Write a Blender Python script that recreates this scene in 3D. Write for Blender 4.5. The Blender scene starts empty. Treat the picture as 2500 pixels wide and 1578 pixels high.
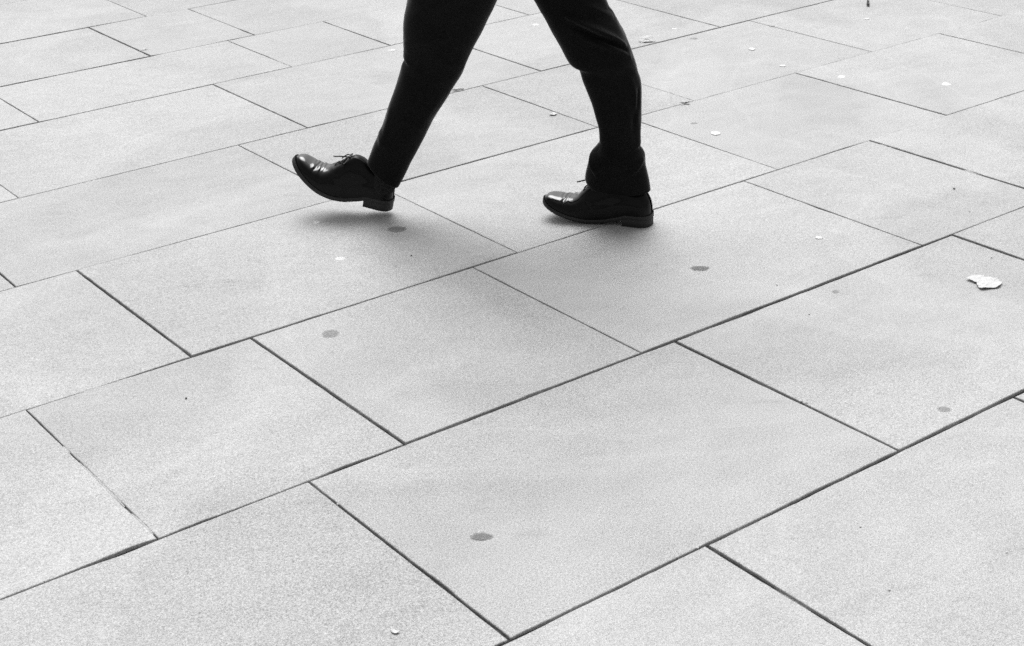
import bpy, bmesh, math, random
import numpy as np
from mathutils import Matrix, Vector, noise as mn

# ------------------------------------------------------------------ camera, sky, sun, exposure
S = bpy.context.scene
COL = S.collection
CAM_H = 1.44
cam_d = bpy.data.cameras.new('camera')
cam_d.lens = 54.64; cam_d.sensor_width = 36.0; cam_d.sensor_fit = 'HORIZONTAL'
cam_d.clip_start = 0.05; cam_d.clip_end = 1000.0
cam = bpy.data.objects.new('camera', cam_d); COL.objects.link(cam)
PITCH, ROLL = 0.43973523, -0.03294568
fw = Vector((0, math.cos(PITCH), -math.sin(PITCH))); rt = Vector((1, 0, 0)); up = rt.cross(fw)
r2 = rt * math.cos(ROLL) + up * math.sin(ROLL); u2 = -rt * math.sin(ROLL) + up * math.cos(ROLL)
cam.matrix_world = Matrix(((r2.x, u2.x, -fw.x, 0), (r2.y, u2.y, -fw.y, 0), (r2.z, u2.z, -fw.z, CAM_H), (0, 0, 0, 1)))
S.camera = cam

SUN_EL, SUN_AZ = math.radians(61), math.radians(-8)      # behind the walker, high up, hidden in overcast
world = bpy.data.worlds.new('World'); S.world = world; world.use_nodes = True
wt = world.node_tree; wt.nodes.clear()
sky = wt.nodes.new('ShaderNodeTexSky'); sky.sky_type = 'NISHITA'; sky.sun_disc = False
sky.sun_elevation = SUN_EL; sky.sun_rotation = SUN_AZ; sky.dust_density = 6.0; sky.air_density = 1.5
bw = wt.nodes.new('ShaderNodeRGBToBW'); bg = wt.nodes.new('ShaderNodeBackground'); wo = wt.nodes.new('ShaderNodeOutputWorld')
wt.links.new(sky.outputs[0], bw.inputs[0]); wt.links.new(bw.outputs[0], bg.inputs[0]); wt.links.new(bg.outputs[0], wo.inputs[0])
bg.inputs[1].default_value = 0.10
sun_d = bpy.data.lights.new('sun', 'SUN'); sun_d.energy = 1.5; sun_d.angle = math.radians(46); sun_d.color = (1, 1, 1)
sun = bpy.data.objects.new('sun', sun_d); COL.objects.link(sun)
to_sun = Vector((math.sin(SUN_AZ) * math.cos(SUN_EL), math.cos(SUN_AZ) * math.cos(SUN_EL), math.sin(SUN_EL)))
sun.rotation_euler = to_sun.to_track_quat('Z', 'Y').to_euler(); sun.location = to_sun * 30
vs = S.view_settings
vs.view_transform = 'Standard'; vs.look = 'None'; vs.gamma = 1.0; vs.use_curve_mapping = False
vs.exposure = 0.53
S.cycles.max_bounces = 5; S.cycles.use_denoising = False

random.seed(7); RNG = np.random.default_rng(11)

# ------------------------------------------------------------------ helpers
def link(o, parent=None):
    COL.objects.link(o)
    if parent: o.parent = parent
    return o
def mesh_obj(name, verts, faces, mat, parent=None, smooth=True, loc=(0, 0, 0)):
    me = bpy.data.meshes.new(name); me.from_pydata([tuple(v) for v in verts], [], faces); me.update()
    if smooth: me.polygons.foreach_set('use_smooth', [True] * len(me.polygons))
    me.materials.append(mat)
    o = bpy.data.objects.new(name, me); o.location = loc
    return link(o, parent)
def tag(o, label, cat, group=None):
    o['label'] = label; o['category'] = cat
    if group: o['group'] = group
    return o
class NT:
    """small node-tree builder"""
    def __init__(s, name):
        s.m = bpy.data.materials.new(name); s.m.use_nodes = True; s.t = s.m.node_tree
        s.b = s.t.nodes['Principled BSDF']
    def n(s, kind, **kw):
        nd = s.t.nodes.new(kind)
        for k, v in kw.items():
            if k in nd.inputs.keys() if isinstance(k, str) else False: nd.inputs[k].default_value = v
            else: setattr(nd, k, v)
        return nd
    def l(s, a, b): s.t.links.new(a, b)
    def coords(s, which='Object'): return s.n('ShaderNodeTexCoord').outputs[which]
    def noise(s, co, scale, detail=4, rough=0.55):
        nd = s.n('ShaderNodeTexNoise'); nd.inputs['Scale'].default_value = scale
        nd.inputs['Detail'].default_value = detail; nd.inputs['Roughness'].default_value = rough
        s.l(co, nd.inputs['Vector']); return nd.outputs[0]
    def math(s, op, a, b=None, c=None):
        nd = s.n('ShaderNodeMath', operation=op)
        for i, v in enumerate((a, b, c)):
            if v is None: continue
            if isinstance(v, (int, float)): nd.inputs[i].default_value = v
            else: s.l(v, nd.inputs[i])
        return nd.outputs[0]
    def rng(s, v, a, b, c, d):
        nd = s.n('ShaderNodeMapRange'); s.l(v, nd.inputs[0])
        for i, x in enumerate((a, b, c, d)): nd.inputs[i + 1].default_value = x
        return nd.outputs[0]
    def col(s, v): s.l(v, s.b.inputs['Base Color'])
    def set(s, **kw):
        for k, v in kw.items(): s.b.inputs[k.replace('_', ' ')].default_value = v
    def bump(s, hgt, dist, strength=1.0):
        nd = s.n('ShaderNodeBump'); nd.inputs['Distance'].default_value = dist; nd.inputs['Strength'].default_value = strength
        s.l(hgt, nd.inputs['Height']); s.l(nd.outputs[0], s.b.inputs['Normal'])

# ------------------------------------------------------------------ materials
def mat_stone():
    k = NT('sandstone_paving'); co = k.coords('Object')
    info = k.n('ShaderNodeObjectInfo')
    off = k.n('ShaderNodeVectorMath', operation='MULTIPLY_ADD')
    k.l(co, off.inputs[0]); off.inputs[1].default_value = (1, 1, 1)
    sc = k.n('ShaderNodeVectorMath', operation='SCALE'); sc.inputs[0].default_value = (37, 53, 11); k.l(info.outputs['Random'], sc.inputs['Scale'])
    k.l(sc.outputs[0], off.inputs[2]); p = off.outputs[0]
    per = k.rng(info.outputs['Random'], 0, 1, -0.020, 0.020)
    big = k.rng(k.noise(p, 2.3, 3), 0.3, 0.7, -0.022, 0.022)
    st = k.n('ShaderNodeMapping'); st.inputs['Scale'].default_value = (3.0, 9.0, 3.0); k.l(p, st.inputs['Vector'])
    bed = k.rng(k.noise(st.outputs[0], 2.2, 5, 0.6), 0.3, 0.7, -0.016, 0.016)
    grain = k.rng(k.noise(p, 420, 2, 0.7), 0.25, 0.75, -0.21, 0.21)
    grain = k.math('ADD', grain, k.rng(k.noise(p, 190, 1, 0.5), 0.25, 0.75, -0.05, 0.05))
    fleck = k.rng(k.noise(p, 900, 0), 0.2, 0.8, -0.13, 0.13)
    spot = k.rng(k.noise(p, 34, 2), 0.68, 0.78, 0.0, -0.06)
    pos = k.n('ShaderNodeNewGeometry').outputs['Position']
    # drying marks and foot dirt with edges of their own, running on across the joints
    wd = k.n('ShaderNodeTexNoise'); wd.inputs['Scale'].default_value = 0.95; wd.inputs['Detail'].default_value = 3; wd.inputs['Roughness'].default_value = 0.45; wd.inputs['Distortion'].default_value = 0.7; k.l(pos, wd.inputs['Vector'])
    mark = k.rng(wd.outputs[0], 0.50, 0.535, 0.014, -0.020)
    tide = k.rng(k.math('ABSOLUTE', k.math('SUBTRACT', wd.outputs[0], 0.455)), 0.0, 0.012, 0.022, 0.0)
    sm = k.n('ShaderNodeMapping'); sm.inputs['Scale'].default_value = (5.0, 16.0, 5.0); sm.inputs['Rotation'].default_value = (0, 0, 0.35); k.l(pos, sm.inputs['Vector'])
    scuff = k.rng(k.noise(sm.outputs[0], 1.6, 3, 0.6), 0.60, 0.74, 0.0, -0.045)
    mott = k.rng(k.noise(pos, 7.0, 5, 0.65), 0.3, 0.7, -0.020, 0.020)
    v = k.math('ADD', k.math('ADD', k.math('ADD', per, big), k.math('ADD', bed, grain)), k.math('ADD', fleck, spot))
    v = k.math('ADD', v, k.math('ADD', k.math('ADD', mark, tide), k.math('ADD', scuff, mott)))
    v = k.math('ADD', v, 0.40)
    k.col(v); k.set(Roughness=0.62)
    k.b.inputs['Specular IOR Level'].default_value = 0.55
    k.bump(k.math('ADD', k.noise(p, 260, 3), k.math('MULTIPLY', k.noise(p, 18, 3), 1.5)), 0.0006, 0.5)
    return k.m
def mat_joint():
    k = NT('joint_dirt'); co = k.coords('Object')
    a = k.rng(k.noise(co, 9, 3), 0.52, 0.68, 0.030, 0.30)
    b = k.rng(k.noise(co, 380, 2), 0.3, 0.7, 0.55, 1.5)
    k.col(k.math('MULTIPLY', a, b)); k.set(Roughness=0.95)
    k.bump(k.noise(co, 300, 3), 0.002, 1.0)
    return k.m
def mat_far():
    k = NT('paving_beyond'); co = k.coords('Object')
    br = k.n('ShaderNodeTexBrick'); k.l(co, br.inputs['Vector'])
    br.inputs['Scale'].default_value = 1.0; br.inputs['Brick Width'].default_value = 0.85; br.inputs['Row Height'].default_value = 0.606
    br.inputs['Mortar Size'].default_value = 0.005
    br.inputs['Color1'].default_value = (.40, .40, .40, 1); br.inputs['Color2'].default_value = (.38, .38, .38, 1); br.inputs['Mortar'].default_value = (.1, .1, .1, 1)
    k.col(br.outputs[0]); k.set(Roughness=0.8); return k.m
def mat_cloth(name, base, sc=1.0):
    k = NT(name); co = k.coords('Object')
    g = k.rng(k.noise(co, 520 * sc, 2, 0.7), 0.32, 0.72, 0.0, 4.2)
    big = k.rng(k.noise(co, 14, 3), 0.3, 0.7, 0.85, 1.15)
    k.col(k.math('MULTIPLY', k.math('MULTIPLY', g, big), base)); k.set(Roughness=0.85)
    k.b.inputs['Specular IOR Level'].default_value = 0.06
    k.b.inputs['Sheen Weight'].default_value = 0.34; k.b.inputs['Sheen Roughness'].default_value = 0.26
    k.bump(k.noise(co, 700, 2), 0.0006, 0.4)
    return k.m
def mat_leather():
    k = NT('polished_black_leather'); co = k.coords('Object')
    k.col(k.rng(k.noise(co, 300, 2), 0.3, 0.7, 0.003, 0.008))
    k.l(k.rng(k.noise(co, 60, 3), 0.3, 0.7, 0.22, 0.36), k.b.inputs['Roughness'])
    k.b.inputs['Specular IOR Level'].default_value = 0.10
    at = k.n('ShaderNodeAttribute', attribute_name='polish'); k.l(k.math('MULTIPLY_ADD', at.outputs['Fac'], 0.92, 0.08), k.b.inputs['Coat Weight']); k.b.inputs['Coat IOR'].default_value = 1.65; k.b.inputs['Coat Roughness'].default_value = 0.07
    k.bump(k.math('ADD', k.noise(co, 90, 3), k.math('MULTIPLY', k.noise(co, 700, 2), 0.25)), 0.0012, 0.35)
    return k.m
def mat_plain(name, v, rough=0.6, grain=0.15, scale=200, sub=0.0):
    k = NT(name); co = k.coords('Object')
    k.col(k.rng(k.noise(co, scale, 3), 0.25, 0.75, v * (1 - grain), v * (1 + grain))); k.set(Roughness=rough)
    k.bump(k.noise(co, scale, 3), 0.0005, 0.4)
    return k.m
def mat_stain(name, v, dens, grain=0.2):
    k = NT(name); g = k.coords('Generated')
    vm = k.n('ShaderNodeVectorMath', operation='SUBTRACT'); k.l(g, vm.inputs[0]); vm.inputs[1].default_value = (0.5, 0.5, 0.5)
    fl = k.n('ShaderNodeVectorMath', operation='MULTIPLY'); k.l(vm.outputs[0], fl.inputs[0]); fl.inputs[1].default_value = (1, 1, 0)
    ln = k.n('ShaderNodeVectorMath', operation='LENGTH'); k.l(fl.outputs[0], ln.inputs[0])
    pos = k.n('ShaderNodeNewGeometry').outputs['Position']
    rr = k.math('ADD', ln.outputs['Value'], k.math('MULTIPLY', k.math('SUBTRACT', k.noise(pos, 95, 4, 0.65), 0.5), 0.42))
    al = k.math('MULTIPLY', k.rng(rr, 0.30, 0.46, 1.0, 0.0), dens)
    k.l(k.math('MULTIPLY', al, k.rng(k.noise(pos, 330, 2), 0.3, 0.7, 0.6, 1.15)), k.b.inputs['Alpha'])
    k.col(k.rng(k.noise(pos, 400, 2), 0.3, 0.7, v * (1 - grain), v * (1 + grain))); k.set(Roughness=0.8)
    return k.m
M_STONE = mat_stone(); M_JOINT = mat_joint(); M_FAR = mat_far()
M_TROUSER = mat_cloth('charcoal_wool_trouser', 0.0045); M_JACKET = mat_cloth('dark_wool_jacket', 0.01); M_SOCK = mat_cloth('black_sock', 0.01)
def mat_quarter():
    k = NT('dull_black_leather'); co = k.coords('Object')
    k.col(k.rng(k.noise(co, 300, 2), 0.3, 0.7, 0.003, 0.009))
    k.l(k.rng(k.noise(co, 40, 3), 0.3, 0.7, 0.32, 0.5), k.b.inputs['Roughness'])
    k.b.inputs['Specular IOR Level'].default_value = 0.16
    k.bump(k.math('ADD', k.noise(co, 90, 3), k.math('MULTIPLY', k.noise(co, 700, 2), 0.25)), 0.0012, 0.35)
    return k.m
M_QUARTER = mat_quarter()
M_LEATHER = mat_leather(); M_SOLE = mat_plain('black_rubber_sole', 0.012, 0.6); M_LACE = mat_plain('waxed_black_lace', 0.008, 0.55)
M_SKIN = mat_plain('skin', 0.4, 0.5, 0.06, 60); M_HAIR = mat_plain('dark_hair', 0.02, 0.5)
M_GUMW = mat_plain('pale_chewing_gum', 0.72, 0.55, 0.08, 120); M_GUMD = mat_stain('grimy_flattened_gum', 0.20, 0.95)
M_GUMF = mat_stain('faded_gum_stain', 0.23, 0.45); M_GUMM = mat_stain('dusty_gum', 0.80, 0.95)
M_PAPER = mat_plain('white_paper', 0.62, 0.85, 0.22, 240); M_DARK = mat_plain('dead_dark_leaf', 0.04, 0.8, 0.4, 200)
M_FILTER = mat_plain('cigarette_filter', 0.72, 0.8, 0.1, 300); M_MORTAR = mat_plain('pale_old_mortar', 0.46, 0.9, 0.25, 260); M_CHIP = mat_plain('pale_stone_chip', 0.6, 0.7, 0.1, 200)

# ------------------------------------------------------------------ pavement
TH = 0.63341918
A2 = np.array([math.cos(TH), math.sin(TH)]); B2 = np.array([-math.sin(TH), math.cos(TH)])
def uv2xy(u, v): return A2 * u + B2 * v
def sheet(name, mat, u0, u1, v0, v1, z, parent=None):
    o = mesh_obj(name, [(u0, v0, 0), (u1, v0, 0), (u1, v1, 0), (u0, v1, 0)], [(0, 1, 2, 3)], mat, parent, False)
    o.location = (0, 0, z); o.rotation_euler = (0, 0, TH); return o
pave = sheet('pavement', M_FAR, -300, 300, -300, 300, -0.030); pave['kind'] = 'structure'
# courses: (v of the near edge, u of each cross joint), in camera-height units measured along / across the courses
k = CAM_H
V = [-0.17, 0.25, 0.67, 1.0885, 1.5095, 1.928, 2.3523, 2.756, 3.186, 3.511, 3.891, 4.31, 4.73, 5.06, 5.48]
J = {3 - 1: [0.45, 1.066, 1.63, 2.2], 3: [0.20, 0.784, 1.402, 2.031, 2.62], 4: [0.05, 0.58, 0.9295, 1.339, 1.959, 2.304, 2.93], 5: [0.21, 0.832, 1.4325, 2.05, 2.542, 3.039],
     6: [0.728, 1.3485, 1.962, 2.233, 2.80, 3.286], 7: [0.888, 1.512, 2.1305, 2.70, 3.31], 8: [1.098, 1.72, 1.998, 2.43, 3.05], 9: [0.89, 1.512, 1.7985, 2.41, 3.02], 10: [1.06, 1.678, 2.27, 2.88, 3.5]}
for c in range(len(V) - 1):
    js = J.get(c, [1.0 + random.random() * 0.3]); js = list(js)
    while js[-1] < 5.2: js.append(js[-1] + random.choice([0.41, 0.55, 0.62, 0.62, 0.7]))
    while js[0] > -1.6: js.insert(0, js[0] - random.choice([0.41, 0.55, 0.62, 0.62, 0.7]))
    J[c] = js
# joint widths in metres: course lines by index, cross joints default
LW = {3: 0.0095, 4: 0.0075, 5: 0.0052, 6: 0.0042, 7: 0.0034, 8: 0.0034, 9: 0.006, 10: 0.007}
XW = {2: 0.009, 3: 0.0068, 4: 0.0048, 5: 0.0042, 6: 0.0035, 7: 0.004, 8: 0.0045, 9: 0.005}
def grid_axis(lo, a, b, hi, st): return list(np.linspace(lo, a, 5)[:-1]) + list(np.arange(a, b, st)) + list(np.linspace(b, hi, 5))
GU, GV = grid_axis(-2.2, 0.4, 4.6, 7.4, 0.022), grid_axis(V[0] * k + 0.03, 1.0, 5.7, V[-1] * k - 0.03, 0.022)
fz = lambda a, b: 0.0238 + 0.0030 * mn.noise(Vector((a * 5, b * 5, 1.0))) + 0.0016 * mn.noise(Vector((a * 21, b * 21, 4.0)))
fill = mesh_obj('joint_filling', [(a, b, fz(a, b)) for b in GV for a in GU], [(q * len(GU) + p_, q * len(GU) + p_ + 1, (q + 1) * len(GU) + p_ + 1, (q + 1) * len(GU) + p_) for q in range(len(GV) - 1) for p_ in range(len(GU) - 1)], M_JOINT, pave)
pave.location = (0, 0, -0.030)
LRUN = {4: ([0.5, 0.72, 0.80, 0.92, 1.0, 1.15, 1.9, 2.0, 3.0], [.0022, .0030, .0085, .0085, .0045, .0065, .0070, .0095, .0085]),
        5: ([0.75, 0.84, 0.92, 1.00, 1.08, 1.30, 1.45, 1.70, 1.9, 2.6, 3.0, 3.4], [.0065, .0060, .0018, .0015, .0060, .0058, .0045, .0030, .0056, .0056, .0030, .0018]),
        6: ([1.0, 1.25, 1.5, 1.95, 2.3, 2.8, 2.95, 4.0], [.0032, .0036, .0060, .0060, .0045, .0042, .0014, .0014]),
        7: ([1.2, 1.6, 1.95, 2.2, 2.9, 3.1, 3.6], [.0030, .0016, .0024, .0036, .0034, .0022, .0022]),
        8: ([1.45, 1.58, 1.66, 2.0, 2.3, 2.8, 3.1, 3.4], [.0060, .0060, .0012, .0012, .0034, .0050, .0030, .0060]),
        9: ([1.6, 2.18, 2.22, 2.6, 3.2], [.0130, .0130, .0020, .0036, .0020]),
        10: ([1.7, 2.17, 2.3, 2.6, 3.0], [.0130, .0120, .0060, .0040, .0025])}
def line_w(c, t, w): return float(np.interp(t, *LRUN[c])) if c in LRUN else w
def jn(x, seed, f): return mn.noise(Vector((x * f, seed * 7.13, seed * 1.7)))
def half_gap(line_id, t, w):
    """half the joint width at t metres along the joint: slow swelling plus nibbled arrises"""
    g = 0.75 + 0.55 * jn(t, line_id, 2.2) + 0.28 * jn(t, line_id + 40, 9.0)
    return max(0.0004, 0.5 * w * g)
def chip(t, s):
    c = abs(jn(t, s, 30.0)) * 0.0013 + abs(jn(t, s + 9, 75.0)) * 0.0010
    q = jn(t, s + 77, 7.0)
    if q > 0.38: c += (q - 0.38) * 0.009
    return c
def slab(c, i):
    u0, u1 = J[c][i] * k, J[c][i + 1] * k; v0, v1 = V[c] * k, V[c + 1] * k
    lw0, lw1, xw = LW.get(c, 0.006), LW.get(c + 1, 0.006), XW.get(c, 0.006)
    near = 1 <= c <= 10 and u1 > 0.2 and u0 < 5
    nu, nv = (max(6, int((u1 - u0) / 0.016)), max(6, int((v1 - v0) / 0.016))) if near else (3, 3)
    cu, cv = (u0 + u1) / 2, (v0 + v1) / 2
    sid = c * 31 + i * 3.7
    pts = []
    for a in range(nu):
        t = u0 + (u1 - u0) * a / nu; pts.append((t, v0 + half_gap(c, t, line_w(c, t, lw0)) + chip(t, sid)))
    for a in range(nv):
        t = v0 + (v1 - v0) * a / nv; pts.append((u1 - half_gap(c * 50 + i + 1, t, xw) - chip(t, sid + 1), t))
    for a in range(nu):
        t = u1 - (u1 - u0) * a / nu; pts.append((t, v1 - half_gap(c + 1, t, line_w(c + 1, t, lw1)) - chip(t, sid + 2)))
    for a in range(nv):
        t = v1 - (v1 - v0) * a / nv; pts.append((u0 + half_gap(c * 50 + i, t, xw) + chip(t, sid + 3), t))
    # corners sit on both joint edges
    n = len(pts); q = []
    for idx, (pu, pv) in enumerate(pts):
        g0, g1 = half_gap(c, pu, line_w(c, pu, lw0)), half_gap(c + 1, pu, line_w(c + 1, pu, lw1))
        pu = min(max(pu, u0 + half_gap(c * 50 + i, pv, xw)), u1 - half_gap(c * 50 + i + 1, pv, xw))
        pv = min(max(pv, v0 + g0), v1 - g1); q.append((pu - cu, pv - cv))
    dz = random.uniform(-0.0010, 0.0010); tx = random.uniform(-1, 1) * 0.0014; ty = random.uniform(-1, 1) * 0.0014
    def z(a, b): return dz + tx * a + ty * b
    hu, hv = (u1 - u0) / 2, (v1 - v0) / 2
    bv = 0.0016
    vs_ = [(a, b, -0.022) for a, b in q] + [(a, b, z(a, b) - bv) for a, b in q] + [(a * (1 - bv * 0.5 / hu), b * (1 - bv * 0.5 / hv), z(a, b) - bv * 0.35) for a, b in q] + [(a * (1 - bv * 1.4 / hu), b * (1 - bv * 1.4 / hv), z(a, b)) for a, b in q]
    fs = []
    for r in range(3):
        for a in range(n):
            b = (a + 1) % n; fs.append((r * n + a, r * n + b, (r + 1) * n + b, (r + 1) * n + a))
    fs.append(tuple(range(3 * n, 4 * n)))
    o = mesh_obj('paving_slab', vs_, fs, M_STONE, pave, False)
    for pl in o.data.polygons[n:3 * n]: pl.use_smooth = True
    o.location = (cu, cv, 0.030); o.rotation_euler = (0, 0, 0)
pave.rotation_euler = (0, 0, TH)
for c in range(len(V) - 1):
    for i in range(len(J[c]) - 1): slab(c, i)

# pale mortar still flush in a few joints: runs along a cross joint (u fixed) or a course line (v fixed)
def mortar(u0, v0, u1, v1, wid, seed):
    vv, ff = [], []; n = max(8, int(math.hypot(u1 - u0, v1 - v0) / 0.008)); L_ = math.hypot(u1 - u0, v1 - v0); nx, ny = -(v1 - v0) / L_, (u1 - u0) / L_
    for i in range(n + 1):
        t = i / n; uu, ww = u0 + (u1 - u0) * t, v0 + (v1 - v0) * t; e = min(1, 6 * t, 6 * (1 - t))
        for sg in (-1, 0, 1):
            h = wid * (0.55 + 0.9 * abs(mn.noise(Vector((t * 14, seed, sg))))) * sg * (0.3 + 0.7 * e)
            vv.append((uu + nx * h, ww + ny * h, 0.030 + (-0.0035 if sg else -0.0004 + 0.0022 * mn.noise(Vector((t * 25, seed, 7))) - 0.003 * (1 - e))))
    for i in range(n):
        for q in range(2): ff.append((i * 3 + q, i * 3 + 3 + q, i * 3 + 4 + q, i * 3 + 1 + q))
    mesh_obj('mortar_strip', vv, ff, M_MORTAR, pave)
for a in ((.5802 * k, 1.80 * k, .5802 * k, 1.775 * k), (.5802 * k, 1.745 * k, .5802 * k, 1.605 * k), (.5802 * k, 1.585 * k, .5802 * k, 1.525 * k), (2.302 * k, 1.905 * k, 2.302 * k, 1.86 * k), (2.306 * k, 1.70 * k, 2.306 * k, 1.66 * k),
          (2.44 * k, 1.928 * k, 2.52 * k, 1.928 * k), (0.99 * k, 2.755 * k, 1.05 * k, 2.755 * k), (0.66 * k, 1.928 * k, .69 * k, 1.928 * k)): mortar(*a, 0.0036, a[0] + a[1])

# ------------------------------------------------------------------ the walker
HD = math.radians(13)                                    # walking to the left and a little away
WV = np.array([-math.cos(HD), math.sin(HD), 0.0]); NV = np.array([math.sin(HD), math.cos(HD), 0.0]); ZV = np.array([0, 0, 1.0])
ORG = np.array([0.02, 3.66, 0.0])
person = bpy.data.objects.new('person', None); link(person); person.location = ORG
tag(person, 'person in dark suit trousers and polished black lace-up shoes striding across the paving', 'person')

# leg outlines: front edge (s, z) and back edge (s, z) in metres along the walking line
LEG_R = [(0.885, 0.83, 0.690, 0.84), (0.83, 0.70, 0.640, 0.71), (0.785, 0.60, 0.605, 0.61),
 (0.750,0.536,0.582,0.540),(0.735,0.512,0.568,0.519),(0.716,0.475,0.548,0.484),(0.694,0.439,0.528,0.443),(0.672,0.402,0.513,0.403),(0.650,0.388,0.507,0.380),(0.640,0.359,0.499,0.353),
 (0.620,0.307,0.496,0.307),(0.608,0.269,0.496,0.265),(0.600,0.240,0.497,0.233),(0.599,0.209,0.496,0.206),(0.608,0.193,0.496,0.191),(0.620,0.178,0.486,0.175),(0.627,0.148,0.483,0.150),(0.633,0.113,0.476,0.114),(0.626,0.094,0.472,0.086)]
LEG_L = [(0.930, 0.83, 0.715, 0.83), (0.990, 0.71, 0.765, 0.71), (1.028, 0.62, 0.805, 0.62),
 (1.046,0.556,0.834,0.559),(1.053,0.526,0.852,0.526),(1.057,0.495,0.871,0.487),(1.059,0.463,0.891,0.452),(1.062,0.436,0.908,0.416),(1.071,0.409,0.925,0.382),(1.088,0.360,0.951,0.345),
 (1.108,0.313,0.973,0.311),(1.128,0.262,1.004,0.264),(1.147,0.223,1.029,0.216),(1.161,0.197,1.055,0.172),(1.172,0.174,1.080,0.128),(1.182,0.152,1.106,0.082)]
def catmull(P, m):
    P = np.array(P, float); n = len(P); out = []
    for i in range(n - 1):
        p0, p1, p2, p3 = P[max(i - 1, 0)], P[i], P[i + 1], P[min(i + 2, n - 1)]
        for a in range(m):
            t = a / m
            out.append(0.5 * (2 * p1 + (p2 - p0) * t + (2 * p0 - 5 * p1 + 4 * p2 - p3) * t * t + (3 * p1 - p0 - 3 * p2 + p3) * t ** 3))
    out.append(P[-1]); return np.array(out)
def seg_d(z, th, a, b, rad):
    """distance on the unrolled leg surface to the segment a-b; points are (height, angle)"""
    p = np.array([z, th * rad]); a = np.array([a[0], a[1] * rad]); b = np.array([b[0], b[1] * rad])
    ab = b - a; t = np.clip((p - a) @ ab / (ab @ ab), 0, 1)
    d = p - a - ab * t
    return math.hypot(*d), t
# folds: start (height, angle), end, width, depth;  angle 0 faces the camera side, + to the back, - to the front
FOLD_R = [((0.528, 0.0), (0.455, 1.25), 0.009, 0.0190), ((0.474, 0.15), (0.428, 1.30), 0.007, 0.0130), ((0.503, 0.0), (0.438, 1.25), 0.008, -0.012), ((0.555, 0.5), (0.52, 1.4), 0.009, 0.008),
          ((0.41, 0.1), (0.395, 1.3), 0.006, 0.005), ((0.37, 0.95), (0.27, 1.05), 0.008, 0.005), ((0.35, 0.45), (0.22, 0.6), 0.010, 0.005), ((0.34, 1.25), (0.25, 0.8), 0.008, -0.005),
          ((0.178, -1.25), (0.138, -0.50), 0.007, 0.010), ((0.138, -0.50), (0.162, -0.10), 0.006, 0.008), ((0.190, -1.0), (0.165, -0.4), 0.009, -0.006),
          ((0.168, 1.25), (0.140, 0.45), 0.006, 0.008), ((0.190, 1.5), (0.185, 0.2), 0.008, -0.0035), ((0.115, -0.9), (0.130, 0.2), 0.012, 0.003), ((0.205, -1.4), (0.200, -0.2), 0.007, -0.003),
          ((0.178, 2.2), (0.150, 3.0), 0.010, 0.005), ((0.47, 2.0), (0.44, 3.2), 0.012, 0.006), ((0.62, -0.8), (0.56, 0.4), 0.016, 0.004), ((0.72, 0.9), (0.66, -0.4), 0.016, 0.005)]
FOLD_L = [((0.428, -1.5), (0.415, -0.5), 0.008, -0.006), ((0.36, 0.2), (0.27, 0.35), 0.010, 0.004), ((0.44, -1.2), (0.405, -0.2), 0.010, 0.004), ((0.47, -1.2), (0.50, 0.3), 0.012, 0.004), ((0.41, 1.3), (0.44, 0.2), 0.012, 0.004), ((0.30, -0.9), (0.21, -0.6), 0.012, 0.003),
          ((0.235, -1.2), (0.205, -0.2), 0.009, 0.004), ((0.25, 1.2), (0.28, 0.0), 0.012, 0.003), ((0.34, 0.9), (0.24, 0.7), 0.014, 0.003),
          ((0.62, 0.8), (0.56, -0.5), 0.016, 0.005), ((0.20, 2.2), (0.17, 3.2), 0.010, 0.004)]
def trouser_leg(prof, lat, tilt, folds, seed):
    rows = catmull(prof, 11); NA = 144; V_, F_ = [], []
    nr = len(rows)
    for r, (sf, zf, sb, zb) in enumerate(rows):
        cs, cz = (sf + sb) / 2, (zf + zb) / 2
        hw = 0.5 * math.hypot(sf - sb, zf - zb)
        e1 = WV * (sf - sb) + ZV * (zf - zb); e1 /= np.linalg.norm(e1)
        ratio = np.interp(cz, [0.08, 0.14, 0.20, 0.30, 0.42, 0.56, 0.85], [0.74, 0.80, 0.98, 0.95, 0.94, 0.88, 0.84])
        hl = hw * ratio
        base = WV * cs + ZV * cz + NV * (lat + tilt * cz)
        for a in range(NA):
            th = -math.pi + 2 * math.pi * a / NA          # 0 camera side, + back
            c, s = math.cos(th), math.sin(th)
            ee = 0.94
            x = -math.copysign(abs(s) ** ee, s) * hw; y = -math.copysign(abs(c) ** ee, c) * hl
            dirv = e1 * (-s) + NV * (-c)
            P = base + e1 * x + NV * y
            d = 0.0
            for fa, fb, wd, am in folds:
                dd, t = seg_d(P[2], th, fa, fb, hw)
                if dd < wd * 3:
                    d += am * math.exp(-(dd / wd) ** 2) * (0.55 + 0.45 * math.sin(math.pi * min(max(t, 0.05), 0.95)))
            q = Vector((P[0] * 9 + seed, P[1] * 9, P[2] * 6))
            d += 0.0030 * mn.noise(q) + 0.0013 * mn.noise(q * 3.1)
            d *= 1.0 - 0.75 * abs(s) ** 6 if d > 0.002 else 1.0
            V_.append(P + dirv * d - ORG)
    for r in range(nr - 1):
        for a in range(NA):
            b = (a + 1) % NA
            F_.append((r * NA + a, r * NA + b, (r + 1) * NA + b, (r + 1) * NA + a))
    # turned-under hem
    last = (nr - 1) * NA; cen = np.mean(V_[last:last + NA], axis=0); o = len(V_)
    for a in range(NA): V_.append(V_[last + a] + (cen - V_[last + a]) * 0.035 + np.array([0, 0, 0.0008]))
    up_ = last - 8 * NA; cen2 = np.mean(V_[up_:up_ + NA], axis=0)
    for a in range(NA): V_.append(V_[up_ + a] + (cen2 - V_[up_ + a]) * 0.07)
    for q in range(2):
        lo = last if q == 0 else o
        hi = o if q == 0 else o + NA
        for a in range(NA):
            b = (a + 1) % NA; F_.append((lo + a, lo + b, hi + b, hi + a))
    return V_, F_
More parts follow.
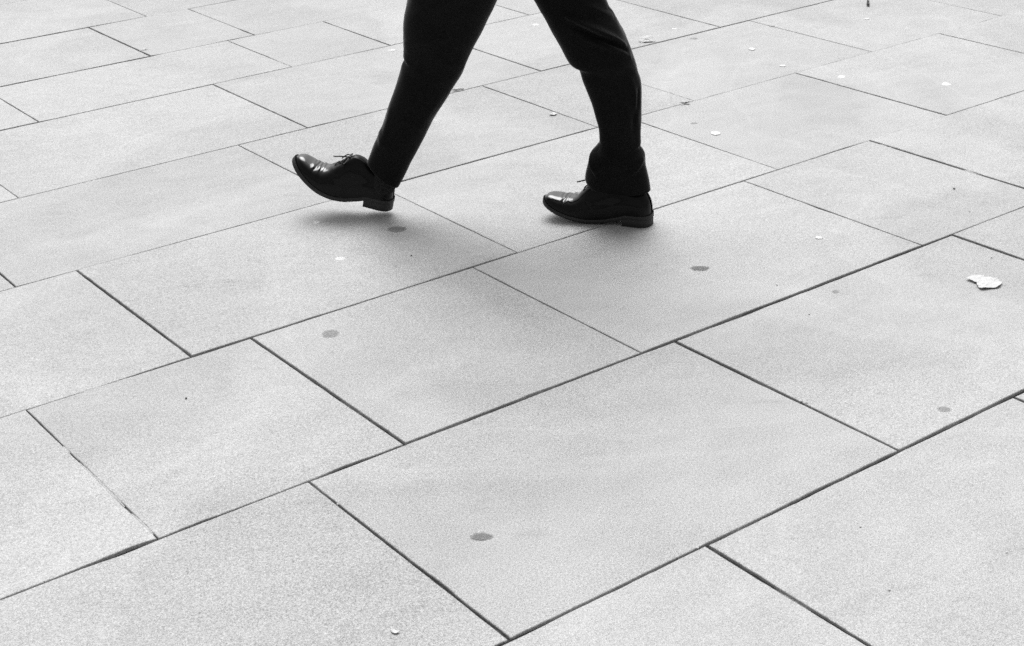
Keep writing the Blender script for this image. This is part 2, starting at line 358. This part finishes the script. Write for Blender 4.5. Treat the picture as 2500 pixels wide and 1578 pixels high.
vr, fr = trouser_leg(LEG_R, 3.608, 0.065, FOLD_R, 3.0)
vl, fl = trouser_leg(LEG_L, 3.571, -0.065, FOLD_L, 8.0)
# seat of the trousers: a loft from the crotch to the waistband that swallows both thigh tops
def oval_loft(rows, na=48):
    V_, F_ = [], []
    for (s, lt, z, hs, hl) in rows:
        for a in range(na):
            t = 2 * math.pi * a / na
            V_.append(WV * (s + hs * math.cos(t)) + NV * (lt + hl * math.sin(t)) + ZV * z - ORG)
    for r in range(len(rows) - 1):
        for a in range(na):
            b = (a + 1) % na; F_.append((r * na + a, r * na + b, (r + 1) * na + b, (r + 1) * na + a))
    F_.append(tuple(range(na))[::-1]); F_.append(tuple(range((len(rows) - 1) * na, len(rows) * na)))
    return V_, F_
SC, LC = 0.803, 3.59
vp, fp = oval_loft([(SC, LC, 0.74, 0.05, 0.06), (SC, LC, 0.77, 0.10, 0.13), (SC, LC, 0.82, 0.125, 0.170), (SC, LC, 0.90, 0.125, 0.175), (SC + .01, LC, 0.98, 0.112, 0.160), (SC + .01, LC, 1.03, 0.108, 0.152)])
o1, o2 = len(vr), len(vr) + len(vl)
trousers = mesh_obj('trousers', vr + vl + vp, fr + [tuple(i + o1 for i in f) for f in fl] + [tuple(i + o2 for i in f) for f in fp], M_TROUSER, person)
trousers['label'] = 'dark wool suit trousers creased behind the knee and bunched at the ankle'

# ---- shoes
LS = 0.297
def lerp(x, xs, ys): return float(np.interp(x, xs, ys))
def smooth_tab(xs, ys):
    """monotone-ish smooth lookup"""
    fx = np.linspace(0, LS, 400); fy = np.interp(fx, xs, ys); ker = np.hanning(23); ker /= ker.sum()
    pad = np.r_[np.full(11, fy[0]), fy, np.full(11, fy[-1])]; sy = np.convolve(pad, ker, 'valid')
    return lambda x: float(np.interp(x, fx, sy))
W_MID = smooth_tab([0, .03, .07, .11, .15, .19, .22, .25, .275, LS], [.031, .0325, .0305, .032, .040, .0455, .0445, .040, .034, .030])
TOP = smooth_tab([0, .03, .06, .095, .115, .145, .175, .205, .235, .262, LS], [.084, .086, .094, .108, .109, .102, .084, .056, .043, .036, .026])
BOT = smooth_tab([0, .065, .085, .12, .16, LS], [.027, .026, .019, .010, .0075, .0075])
CEN = smooth_tab([0, .08, .15, .2, .25, LS], [0, .000, -.004, -.003, .003, .007])
def endcap(x, grow=0.0):
    """plan-view rounding of heel and toe"""
    rh, rtoe = 0.030, 0.040
    a = 1.0
    if x < rh: a = math.sqrt(max(0.0, 1 - ((rh - x) / rh) ** 2)) ** 0.85
    if x > LS - rtoe: a = max(0.0, 1 - ((x - LS + rtoe) / rtoe) ** 2.5) ** 0.5
    return a
def build_shoe(side, heel, heading, pitch, bend, label):
    """side +1 right foot, -1 left foot; heel = ground-plan point under the back of the heel and its height"""
    hd = np.array([-math.cos(heading), math.sin(heading), 0]); lt = np.array([math.sin(heading), math.cos(heading), 0])  # lt: to the walker's right
    cp, sp = math.cos(pitch), math.sin(pitch)
    def place(x, y, z):
        # roll-over of the toe: the sole curves up from the ball
        t0, C = (0.118, 2.0) if bend else (0.145, 1.7)
        t = max(0.0, x - t0); zz = z + C * t * t
        xx = x * 0.958 - 0.667 * C * C * t ** 3 * 0.8 - z * 2 * C * t * (0.85 if bend else 0.35)
        X = xx * cp - zz * sp; Z = xx * sp + zz * cp
        return np.array([heel[0], heel[1], heel[2]]) + hd * X + lt * (y * 1.0) + ZV * Z - ORG
    NX, NA = 130, 72
    def station(i, n): # finer at both ends
        t = i / n; return LS * (0.5 - 0.5 * math.cos(math.pi * (0.02 + 0.96 * t)) - 0.5 + 0.5 * math.cos(math.pi * 0.02)) / math.cos(math.pi * 0.02)
    V_, F_ = [], []
    for i in range(NX + 1):
        x = min(max(station(i, NX), 0.0002), LS - 0.0002)
        w = W_MID(x) * endcap(x); b = BOT(x); top = TOP(x)
        if x > LS - 0.03: top = b + (top - b) * max(0.05, 1 - ((x - LS + 0.03) / 0.03) ** 3) ** 0.5
        top = max(top, b + 0.006) + (0.004 * math.exp(-((x - 0.215) / 0.03) ** 2) + 0.012 * math.exp(-((x - 0.115) / 0.035) ** 2) if bend else 0.0)
        for j in range(NA + 1):
            a = math.pi * j / NA; c, s = math.cos(a), math.sin(a)
            ex = lerp(x, [0, .06, .12, .18, .24, LS], [.42, .55, .80, .72, .62, .60])
            ez = lerp(x, [0, .06, .12, .18, .24, LS], [.75, .85, .95, .80, .72, .70])
            y = math.copysign(abs(c) ** ex, c) * w; z = b + (top - b) * (s ** ez)
            # side wall leans in above the welt
            y *= 1.0 + 0.05 * math.sin(math.pi * min(1, (z - b) / 0.04))
            # facings: raised quarters, slanting front edge, open over the tongue
            xf = 0.200 - 0.060 * max(0.0, 1 - s * 1.02) ** 0.8
            fac = min(1.0, max(0.0, (xf - x) / 0.004)); gap = abs(a - math.pi / 2)
            if x > 0.085 and gap < 0.24 - 1.3 * max(0.0, x - 0.10): fac *= 0.0
            lift = 0.0017 * fac
            # toe-cap seam and walking creases across the vamp
            sm = 0.0
            cr = 0.0
            for k0, am, sl in ((0.222, 0.0030, 0.006), (0.233, 0.0026, -0.005), (0.243, 0.0014, 0.008), (0.212, 0.0016, 0.0)):
                xx = x - k0 - sl * c + 0.003 * mn.noise(Vector((a * 2.3, k0 * 50, side)))
                cr -= am * math.exp(-(xx / 0.0030) ** 2) * (s ** 2.2) - 0.45 * am * math.exp(-((xx - 0.006) / 0.004) ** 2) * (s ** 2.2)
            dd = lift + sm + cr
            hx = 0.0125 * max(0.0, 1 - x / 0.06) * min(1.3, max(0.0, (z - b - 0.012) / 0.04)) ** 2
            V_.append(place(x + hx, y + CEN(x) * side * -1 + c * dd, z + s * dd))
    for i in range(NX):
        for j in range(NA):
            p = i * (NA + 1) + j; F_.append((p, p + NA + 1, p + NA + 2, p + 1))
    upper = mesh_obj('shoe', V_, F_, M_LEATHER, person)
    # the toe and vamp tops are polished up, the sides and quarters stay duller
    pol = upper.data.attributes.new('polish', 'FLOAT', 'POINT')
    def sst(v, a, b): v = min(1.0, max(0.0, (v - a) / (b - a))); return v * v * (3 - 2 * v)
    pol.data.foreach_set('value', [sst(station(i, NX), 0.165, 0.215) * sst(math.sin(math.pi * j / NA), 0.50, 0.88) for i in range(NX + 1) for j in range(NA + 1)])
    upper['label'] = label
    # sole with a welt that stands a little proud of the upper
    def slab_part(name, x0, x1, zt, zb, grow, mat):
        prof = []; n = 70
        for i in range(n + 1):
            x = x0 + (x1 - x0) * 0.5 * (1 - math.cos(math.pi * i / n))
            xe = min(max((x + grow) * LS / (LS + 2 * grow), 0.0), LS)
            ww = (W_MID(min(max(x, 0), LS)) + grow) * max(0.02, endcap(xe))
            prof.append((x, ww))
        vv, ff = [], []
        ring = [(x, w) for x, w in prof] + [(x, -w) for x, w in prof[::-1]]
        m = len(ring)
        for lev in range(4):
            for x, w in ring:
                cx = CEN(min(max(x, 0), LS)) * -side
                t_, b_ = zt(x), zb(x)
                z = [t_, t_ - 0.0012, b_ + 0.0012, b_][lev]; sh = [0.97, 1.0, 1.0, 0.97][lev]
                vv.append(place(x, w * sh + cx, z))
        for lev in range(3):
            for q in range(m):
                e = (q + 1) % m; ff.append((lev * m + q, lev * m + e, (lev + 1) * m + e, (lev + 1) * m + q))
        half = n + 1
        for lev, fl_ in ((0, False), (3, True)):
            for q in range(n):
                f = (lev * m + q, lev * m + q + 1, lev * m + m - 2 - q, lev * m + m - 1 - q); ff.append(f[::-1] if fl_ else f)
        return mesh_obj(name, vv, ff, mat, upper)
    slab_part('sole', -0.003, LS + 0.004, lambda x: BOT(min(max(x, 0), LS)) + 0.0035, lambda x: BOT(min(max(x, 0), LS)) - 0.0070, 0.0035, M_SOLE)
    slab_part('heel', -0.003, 0.072, lambda x: 0.0212, lambda x: 0.0002, 0.0025, M_SOLE)
    # tongue
    tv, tf = [], []
    for i in range(13):
        x = 0.090 + 0.105 * i / 12
        for j in range(9):
            y = (j - 4) / 4 * 0.014; tv.append(place(x, y + CEN(x) * -side, TOP(x) + 0.0012 - (y / 0.014) ** 2 * 0.004 + (0.004 if i == 0 else 0)))
    for i in range(12):
        for j in range(8):
            p = i * 9 + j; tf.append((p, p + 9, p + 10, p + 1))
    mesh_obj('tongue', tv, tf, M_QUARTER, upper)
    # laces: bars across the facings, a bow and two loose ends
    def tube(name, pts, rad, parent):
        P = catmull(pts, 5); vv, ff = [], []; m = 8
        for i, q in enumerate(P):
            d = P[min(i + 1, len(P) - 1)] - P[max(i - 1, 0)]; d = d / (np.linalg.norm(d) + 1e-9)
            a = np.cross(d, [0.21, 0.13, 0.97]); a /= np.linalg.norm(a); b = np.cross(d, a)
            for e in range(m):
                t = 2 * math.pi * e / m; vv.append(place(*q) + (hd * a[0] + lt * a[1] + ZV * a[2]) * rad * math.cos(t) + (hd * b[0] + lt * b[1] + ZV * b[2]) * rad * math.sin(t))
        for i in range(len(P) - 1):
            for e in range(m):
                g = (e + 1) % m; ff.append((i * m + e, i * m + g, (i + 1) * m + g, (i + 1) * m + e))
        ff.append(tuple(range(m))[::-1]); ff.append(tuple(range((len(P) - 1) * m, len(P) * m)))
        return mesh_obj(name, vv, ff, M_LACE, parent)
    for x in (0.142, 0.155, 0.168, 0.181):
        t = TOP(x); c = CEN(x) * -side
        tube('lace', [(x + .004, -0.019 + c, t - 0.008), (x + .002, -0.011 + c, t + 0.0035), (x, 0 + c, t + 0.0050), (x - .002, 0.011 + c, t + 0.0035), (x - .004, 0.019 + c, t - 0.008)], 0.0017, upper)
    t = TOP(0.140); P0 = 0.028
    tube('lace_bow', [(0.140, 0, t + .006), (0.146, -0.018, t + .013), (0.158, -0.034, t + .002), (0.153, -0.031, t - .006), (0.141, -0.010, t + .006), (0.138, 0.012, t + .012), (0.150, 0.030, t + .000), (0.146, 0.018, t + 0.001), (0.140, 0.002, t + .007)], 0.0016, upper)
    tube('lace_end', [(0.140, -0.002, t + .007), (0.158, -0.010, t + .007), (0.180, -0.016, t + .002), (0.203, -0.020, t - .007)], 0.0018, upper)
    tube('lace_end', [(0.140, 0.002, t + .007), (0.154, 0.014, t + .006), (0.168, 0.022, t - .006), (0.178, 0.030, t - .020)], 0.0016, upper)
    return upper
RH = (0.357, 3.613); 
build_shoe(+1, (RH[0], RH[1], 0.0), math.radians(20), 0.0, 0.0, 'polished black shoe planted flat on the paving')
hd10 = math.radians(10)
LH = (-0.321 + 0.022 * math.cos(hd10), 3.74 - 0.030 * math.sin(hd10))
build_shoe(-1, (LH[0], LH[1], 0.018), hd10, math.radians(13), 0.35, 'polished black shoe lifted in mid stride with its toe up')

# ---- body under the clothes and the jacket (one continuous skin each)
def skin_obj(name, nodes, edges, mat, root, sub=2):
    me = bpy.data.meshes.new(name); me.from_pydata([tuple(n_[0]) for n_ in nodes], edges, []); me.materials.append(mat)
    o = bpy.data.objects.new(name, me); link(o, person)
    m = o.modifiers.new('skin', 'SKIN'); m.use_smooth_shade = True
    for i, n_ in enumerate(nodes):
        sv = me.skin_vertices[0].data[i]; r = n_[1]; sv.radius = r if isinstance(r, tuple) else (r, r); sv.use_root = (i == root)
    sd = o.modifiers.new('sub', 'SUBSURF'); sd.levels = sub; sd.render_levels = sub
    return o
def W3(s, lat, z): return WV * s + NV * lat + ZV * z - ORG
B_N = [(W3(SC, LC, 0.93), (.11, .13)), (W3(SC + .01, LC, 1.12), (.10, .13)), (W3(SC + .01, LC, 1.32), (.11, .16)), (W3(SC + .01, LC, 1.46), .058), (W3(SC + .03, LC, 1.54), .058), (W3(SC + .05, LC, 1.63), (.085, .075)), (W3(SC + .05, LC, 1.70), (.08, .07)),
       (W3(SC - .02, LC + .10, 0.88), .07), (W3(0.632, 3.638, 0.47), .045), (W3(0.552, 3.618, 0.12), .028),
       (W3(SC + .03, LC - .10, 0.88), .07), (W3(0.972, 3.541, 0.46), .045), (W3(1.125, 3.563, 0.13), .028),
       (W3(SC + .03, LC + .19, 1.40), .055), (W3(SC + .06, LC + .25, 1.13), .042), (W3(SC + .24, LC + .23, 0.95), .030), (W3(SC + .31, LC + .22, 0.90), (.022, .036)),
       (W3(SC - .01, LC - .19, 1.40), .055), (W3(SC - .10, LC - .26, 1.14), .042), (W3(SC - .13, LC - .25, 0.90), .030), (W3(SC - .12, LC - .25, 0.82), (.036, .022)),
       (W3(SC + .145, LC, 1.60), .014), (W3(0.557, 3.628, 0.30), .034)]
B_E = [(0, 1), (1, 2), (2, 3), (3, 4), (4, 5), (5, 6), (0, 7), (7, 8), (8, 22), (22, 9), (0, 10), (10, 11), (11, 12), (2, 13), (13, 14), (14, 15), (15, 16), (2, 17), (17, 18), (18, 19), (19, 20), (5, 21)]
for base, dv, sd in ((16, np.array(W3(.06, 0, -.05)) + ORG, NV * .016), (20, np.array(W3(.01, 0, -.07)) + ORG, WV * .016)):
    for f in range(4):
        o_ = B_N[base][0] + sd * (f - 1.5); ln = [0.85, 1.0, 0.95, 0.75][f]
        i0 = len(B_N); B_N.append((o_ + dv * 0.55 * ln, .0085)); B_N.append((o_ + dv * 1.0 * ln + sd * .2 - ZV * .006, .0075)); B_E += [(base, i0), (i0, i0 + 1)]
    i0 = len(B_N); B_N.append((B_N[base - 1][0] + dv * 0.5 + sd * 2.6, .010)); B_N.append((B_N[base - 1][0] + dv * 1.1 + sd * 2.9, .008)); B_E += [(base - 1, i0), (i0, i0 + 1)]
body = skin_obj('body', B_N, B_E, M_SKIN, 0)
J_N = [(W3(SC, LC, 0.84), (.155, .20)), (W3(SC + .01, LC, 0.98), (.135, .18)), (W3(SC + .01, LC, 1.14), (.125, .165)), (W3(SC + .01, LC, 1.32), (.13, .185)), (W3(SC + .005, LC, 1.42), (.10, .12)), (W3(SC + .01, LC, 1.49), .068),
       (W3(SC + .03, LC + .19, 1.395), .072), (W3(SC + .06, LC + .255, 1.13), .060), (W3(SC + .22, LC + .235, 0.97), .048),
       (W3(SC - .01, LC - .19, 1.395), .072), (W3(SC - .10, LC - .265, 1.14), .060), (W3(SC - .13, LC - .255, 0.92), .048)]
skin_obj('jacket', J_N, [(0, 1), (1, 2), (2, 3), (3, 4), (4, 5), (3, 6), (6, 7), (7, 8), (3, 9), (9, 10), (10, 11)], M_JACKET, 2)
hv, hf = [], []
for i in range(13):
    ph = math.pi * 0.60 * i / 12
    for a in range(28):
        t = 2 * math.pi * a / 28; rr = 1 + 0.05 * mn.noise(Vector((math.cos(t) * 3, math.sin(t) * 3, i)))
        dn = max(0.0, math.cos(t)) * 0.45 * ph / 1.9
        hv.append(WV * (SC + .045 + .098 * math.sin(ph) * math.cos(t) * rr * (1 - dn)) + NV * (LC + .088 * math.sin(ph) * math.sin(t) * rr) + ZV * (1.675 + .105 * math.cos(ph * (1 - dn * .6)) * rr) - ORG)
for i in range(12):
    for a in range(28):
        b = (a + 1) % 28; hf.append((i * 28 + a, i * 28 + b, (i + 1) * 28 + b, (i + 1) * 28 + a))
mesh_obj('hair', hv, hf, M_HAIR, person)
for (s_, l_, z_, r_, lean) in ((0.552, 3.617, 0.10, 0.036, 0.0), (1.152, 3.562, 0.120, 0.034, 0.42)):
    sv, sf = [], []
    for i in range(6):
        for a in range(24):
            t = 2 * math.pi * a / 24; sv.append(W3(s_ - lean * 0.022 * i + r_ * math.cos(t), l_ + r_ * .85 * math.sin(t), z_ - 0.05 + 0.022 * i))
    for i in range(5):
        for a in range(24):
            b = (a + 1) % 24; sf.append((i * 24 + a, i * 24 + b, (i + 1) * 24 + b, (i + 1) * 24 + a))
    mesh_obj('sock', sv, sf, M_SOCK, person)

# ------------------------------------------------------------------ gum, litter and chips on the paving
def gum(x, y, rx, ry, mat, label, thick=0.0012, group='chewing gum trodden onto the paving'):
    seed = x * 13.7 + y * 5.1; m = 26; vv, ff = [], []
    for ring, (f, z) in enumerate(((1.0, 0.0), (0.97, 0.6), (0.85, 0.95), (0.5, 1.0))):
        for a in range(m):
            t = 2 * math.pi * a / m; r = f * (1 + 0.32 * mn.noise(Vector((math.cos(t) * 1.3 + seed, math.sin(t) * 1.3, seed))) + 0.14 * mn.noise(Vector((math.cos(t) * 5 + seed, math.sin(t) * 5, 2))))
            vv.append((rx * r * math.cos(t), ry * r * math.sin(t), z * thick + (thick * 0.25 * mn.noise(Vector((math.cos(t) * 2, math.sin(t) * 2, seed))) if ring > 1 else 0)))
    for r in range(3):
        for a in range(m):
            b = (a + 1) % m; ff.append((r * m + a, r * m + b, (r + 1) * m + b, (r + 1) * m + a))
    ff.append(tuple(range(3 * m, 4 * m)))
    o = mesh_obj('chewing_gum', vv, ff, mat, None, True, (x, y, 0.0006))
    return tag(o, label, 'chewing gum', group)
D, F, Wh, Md = M_GUMD, M_GUMF, M_GUMW, M_GUMM
for a in [
    (-0.279, 3.634, .0259, .0240, D, 'dark grey gum spot in the shadow under the lifted shoe'),
    (0.441, 3.325, .0256, .0176, D, 'dark oval gum spot on the slab right of and nearer than the planted shoe'),
    (-0.395, 3.033, .0223, .0220, F, 'faint grey ring-like gum stain left of centre below the lifted shoe'),
    (-0.065, 2.217, .0223, .0150, D, 'grey half-moon gum stain on the large slab at bottom centre'),
    (0.819, 2.608, .0168, .0139, F, 'faint grey gum stain near the wide joint at the right edge'),
    (0.727, 3.170, .0113, .0106, F, 'small faint gum stain just below the long diagonal joint, left of the torn paper'),
    (0.558, 4.409, .0125, .0090, F, 'faint gum smear just above the bright white gum spot behind the planted leg'),
    (0.669, 5.359, .0186, .0130, F, 'flat grey gum smear right of the crumpled paper at the top'),
    (0.968, 5.491, .0151, .0120, F, 'grey gum smear at the top beyond the crumpled paper, right of centre'),
    (-0.490, 3.700, .0121, .0140, Md, 'pale gum dot below the toe of the lifted shoe'),
    (-0.408, 3.453, .0181, .0160, Md, 'larger pale gum spot on the slab left of the lifted shoe shadow'),
    (0.609, 4.307, .0147, .0165, Wh, 'bright white round gum spot right of the planted leg at knee-shadow height'),
    (1.083, 4.829, .0121, .0144, Wh, 'bright white gum dot under a thin joint in the upper right'),
    (1.387, 4.713, .0143, .0164, Wh, 'rightmost white gum spot in the upper right'),
    (0.850, 5.196, .0101, .0150, Wh, 'small white gum dot in the upper right, first of three going down right'),
    (0.919, 4.982, .0125, .0126, Md, 'pale gum dot above the end of a dark joint in the upper right'),
    (0.617, 5.501, .0137, .0119, Md, 'pale gum dot beyond the crumpled paper at the top'),
    (1.321, 5.549, .0106, .0123, Md, 'pale gum dot nearest the top edge in the upper right'),
    (0.123, 5.620, .0125, .0150, Wh, 'white gum dot between the two thighs at the top'),
    (0.750, 3.487, .0092, .0110, Md, 'small pale gum dot on the slab right of the planted shoe'),
    (-0.388, 5.332, .0166, .0130, Md, 'pale gum spot just left of the front leg near the top'),
]: gum(*a, thick=0.0012 if a[4] is Wh else 0.0006)

def scrap(name, outline, loc, lift, mat, label, cat, seed, crump=0.004, rot=0.0, thick=0.0006, group=None):
    """torn sheet: outline filled with a fine grid, crumpled and lifted, given thickness"""
    bm = bmesh.new(); vs_ = [bm.verts.new((x, y, 0)) for x, y in outline]; bm.faces.new(vs_)
    bmesh.ops.triangulate(bm, faces=bm.faces[:])
    for _ in range(3): bmesh.ops.subdivide_edges(bm, edges=[e for e in bm.edges if e.calc_length() > 0.004], cuts=1, use_grid_fill=False)
    bmesh.ops.triangulate(bm, faces=bm.faces[:])
    R_ = max(math.hypot(*p) for p in outline)
    for v in bm.verts:
        q = Vector((v.co.x / R_ * 2.2 + seed, v.co.y / R_ * 2.2, seed))
        ridge = 1 - 2 * abs(mn.noise(q)); z = max(0.0, crump * (0.30 + 0.7 * ridge) + 0.3 * crump * mn.noise(q * 3.3))
        v.co.z = 0.0012 + z + lift * (math.hypot(v.co.x, v.co.y) / R_) ** 2
    me = bpy.data.meshes.new(name); bm.to_mesh(me); bm.free(); me.materials.append(mat)
    o = bpy.data.objects.new(name, me); o.location = loc; o.rotation_euler = (0, 0, rot); link(o)
    sm = o.modifiers.new('thickness', 'SOLIDIFY'); sm.thickness = thick; sm.offset = -1
    return tag(o, label, cat, group)
BIG = [(-0.038, 0.0162), (-0.0296, 0.0242), (-0.0171, 0.0328), (-0.0044, 0.0341), (0.0096, 0.0316), (0.0039, 0.0253), (0.0194, 0.0202), (0.0208, 0.0143), (0.0305, 0.0135), (0.0334, -0.0002), (0.037, -0.01), (0.0259, -0.028), (0.0168, -0.0357), (0.0026, -0.0373), (-0.019, -0.0412), (-0.0219, -0.0353), (-0.0229, -0.0202), (-0.02, -0.0072), (-0.0271, 0.0029)]
scrap('torn_paper', BIG, (1.067, 3.193, 0.0), 0.0006, M_PAPER, 'torn white crinkled paper scrap lying flat near the right edge', 'paper', 3.1, 0.0036)
cp_ = scrap('crumpled_paper', [(-.031, .0), (-.012, .024), (.012, .026), (.024, .012), (.030, -.012), (.0, -.016), (-.022, -.018), (-.026, -.006)], (0.505, 5.335, 0.007), -0.003, M_PAPER, 'crumpled white paper scrap right of the rear thigh', 'paper', 5.7, 0.004)
cp_.rotation_euler = (math.radians(17), 0, 0); cp_.location.z = 0.0065
scrap('paper_scrap', [(-.012, -.010), (.006, -.012), (.014, .004), (.004, .013), (-.006, .008)], (0.145, 4.536, 0.0), 0.001, M_PAPER, 'small white paper flake between the legs below the rear knee', 'paper', 1.9, 0.003)
scrap('paper_scrap', [(-.010, -.006), (.008, -.004), (.013, .012), (-.001, .006)], (-1.281, 5.448, 0.0), 0.006, M_PAPER, 'tiny white paper scrap on a joint in the upper left', 'paper', 8.4, 0.003)
scrap('paper_scrap', [(-.007, .004), (-.002, .006), (.003, .002), (.009, -.001), (.003, -.006), (-.002, -.004)], (-0.196, 1.959, 0.0), 0.001, M_PAPER, 'tiny white torn paper bit at the bottom edge', 'paper', 2.2, 0.0015)
scrap('dead_leaf', [(-.020, -.012), (-.002, -.004), (.012, -.006), (.010, .006), (-.004, .004)], (0.556, 4.600, 0.0), 0.009, M_DARK, 'curled dark leaf scrap on the slab right of the rear leg', 'leaf', 6.6, 0.004)
scrap('dead_leaf', [(-.012, -.03), (.0, -.03), (.012, .03), (.004, .034)], (1.372, 5.760, 0.0), 0.006, M_DARK, 'dark leaf sliver at the top edge in the upper right', 'leaf', 4.6, 0.004)
# cigarette end: filter and burnt paper stub
ce = bpy.data.objects.new('cigarette_end', None); link(ce); ce.location = (-0.148, 4.823, 0.0046); ce.rotation_euler = (0, 0, math.radians(4))
tag(ce, 'pale cigarette end lying on a joint right of the front leg', 'cigarette end')
def stub(name, x0, x1, rad, mat):
    vv, ff = [], []; m = 14
    for i in range(5):
        x = x0 + (x1 - x0) * i / 4; rr = rad * (0.92 if i in (0, 4) else 1.0)
        for a in range(m):
            t = 2 * math.pi * a / m; vv.append((x, rr * math.cos(t), rr * 0.9 * math.sin(t) + 0.0004 * math.sin(i * 2.1)))
    for i in range(4):
        for a in range(m):
            b = (a + 1) % m; ff.append((i * m + a, i * m + b, (i + 1) * m + b, (i + 1) * m + a))
    ff.append(tuple(range(m))[::-1]); ff.append(tuple(range(4 * m, 5 * m))); return mesh_obj(name, vv, ff, mat, ce)
stub('filter', -0.018, 0.006, 0.0041, M_FILTER); stub('paper_stub', 0.0062, 0.018, 0.0039, M_PAPER)
def chip_stone(x, y, r, mat, label, group, name='stone_chip'):
    bm = bmesh.new(); bmesh.ops.create_icosphere(bm, subdivisions=1, radius=r)
    for v in bm.verts: v.co *= 1 + 0.35 * mn.noise(v.co * (1.2 / r) + Vector((x * 9, y * 9, 0))); v.co.z *= 0.55
    me = bpy.data.meshes.new(name); bm.to_mesh(me); bm.free(); me.materials.append(mat)
    o = bpy.data.objects.new(name, me); o.location = (x, y, r * 0.4 + 0.0005); link(o); return tag(o, label, 'stone chip', group)
for x, y, r, lb in ((0.603, 3.216, .0028, 'tiny pale chip just beyond the long diagonal joint, below the dark oval gum spot'), (1.124, 3.333, .0028, 'tiny pale chip just beyond the torn paper at right'),
        (0.646, 3.054, .0022, 'tiny pale chip nearer than the small faint gum stain at right'), (0.574, 2.210, .0020, 'tiny pale chip mid slab in the lower right corner'), (0.580, 2.027, .0024, 'pale chip nearest the bottom edge in the lower right'),
        (0.793, 2.120, .0018, 'tiny pale chip by the right edge in the lower right corner'), (1.156, 3.631, .0026, 'tiny pale chip beyond the long diagonal joint at far right'), (0.294, 2.162, .0030, 'pale chip beside the joint corner at bottom centre right'),
        (-0.316, 2.336, .0026, 'pale chip lodged in the cross joint at lower left of centre'), (0.555, 2.659, .0042, 'larger pale chip on the cross joint of the right-hand slab'), (0.566, 2.652, .0028, 'smaller pale chip touching a larger one on the right-hand cross joint')):
    chip_stone(x, y, r, M_CHIP, lb, 'pale grit chips')
for x, y, r, lb in ((1.161, 3.790, .0032, 'tiny dark chip on the upper right slab beyond the torn paper'), (-0.656, 2.756, .0024, 'tiny dark chip on the left-hand slab'), (-0.237, 3.457, .0026, 'tiny dark chip in the soft shadow nearer than the lifted shoe')):
    chip_stone(x, y, r, M_DARK, lb, 'dark grit chips')
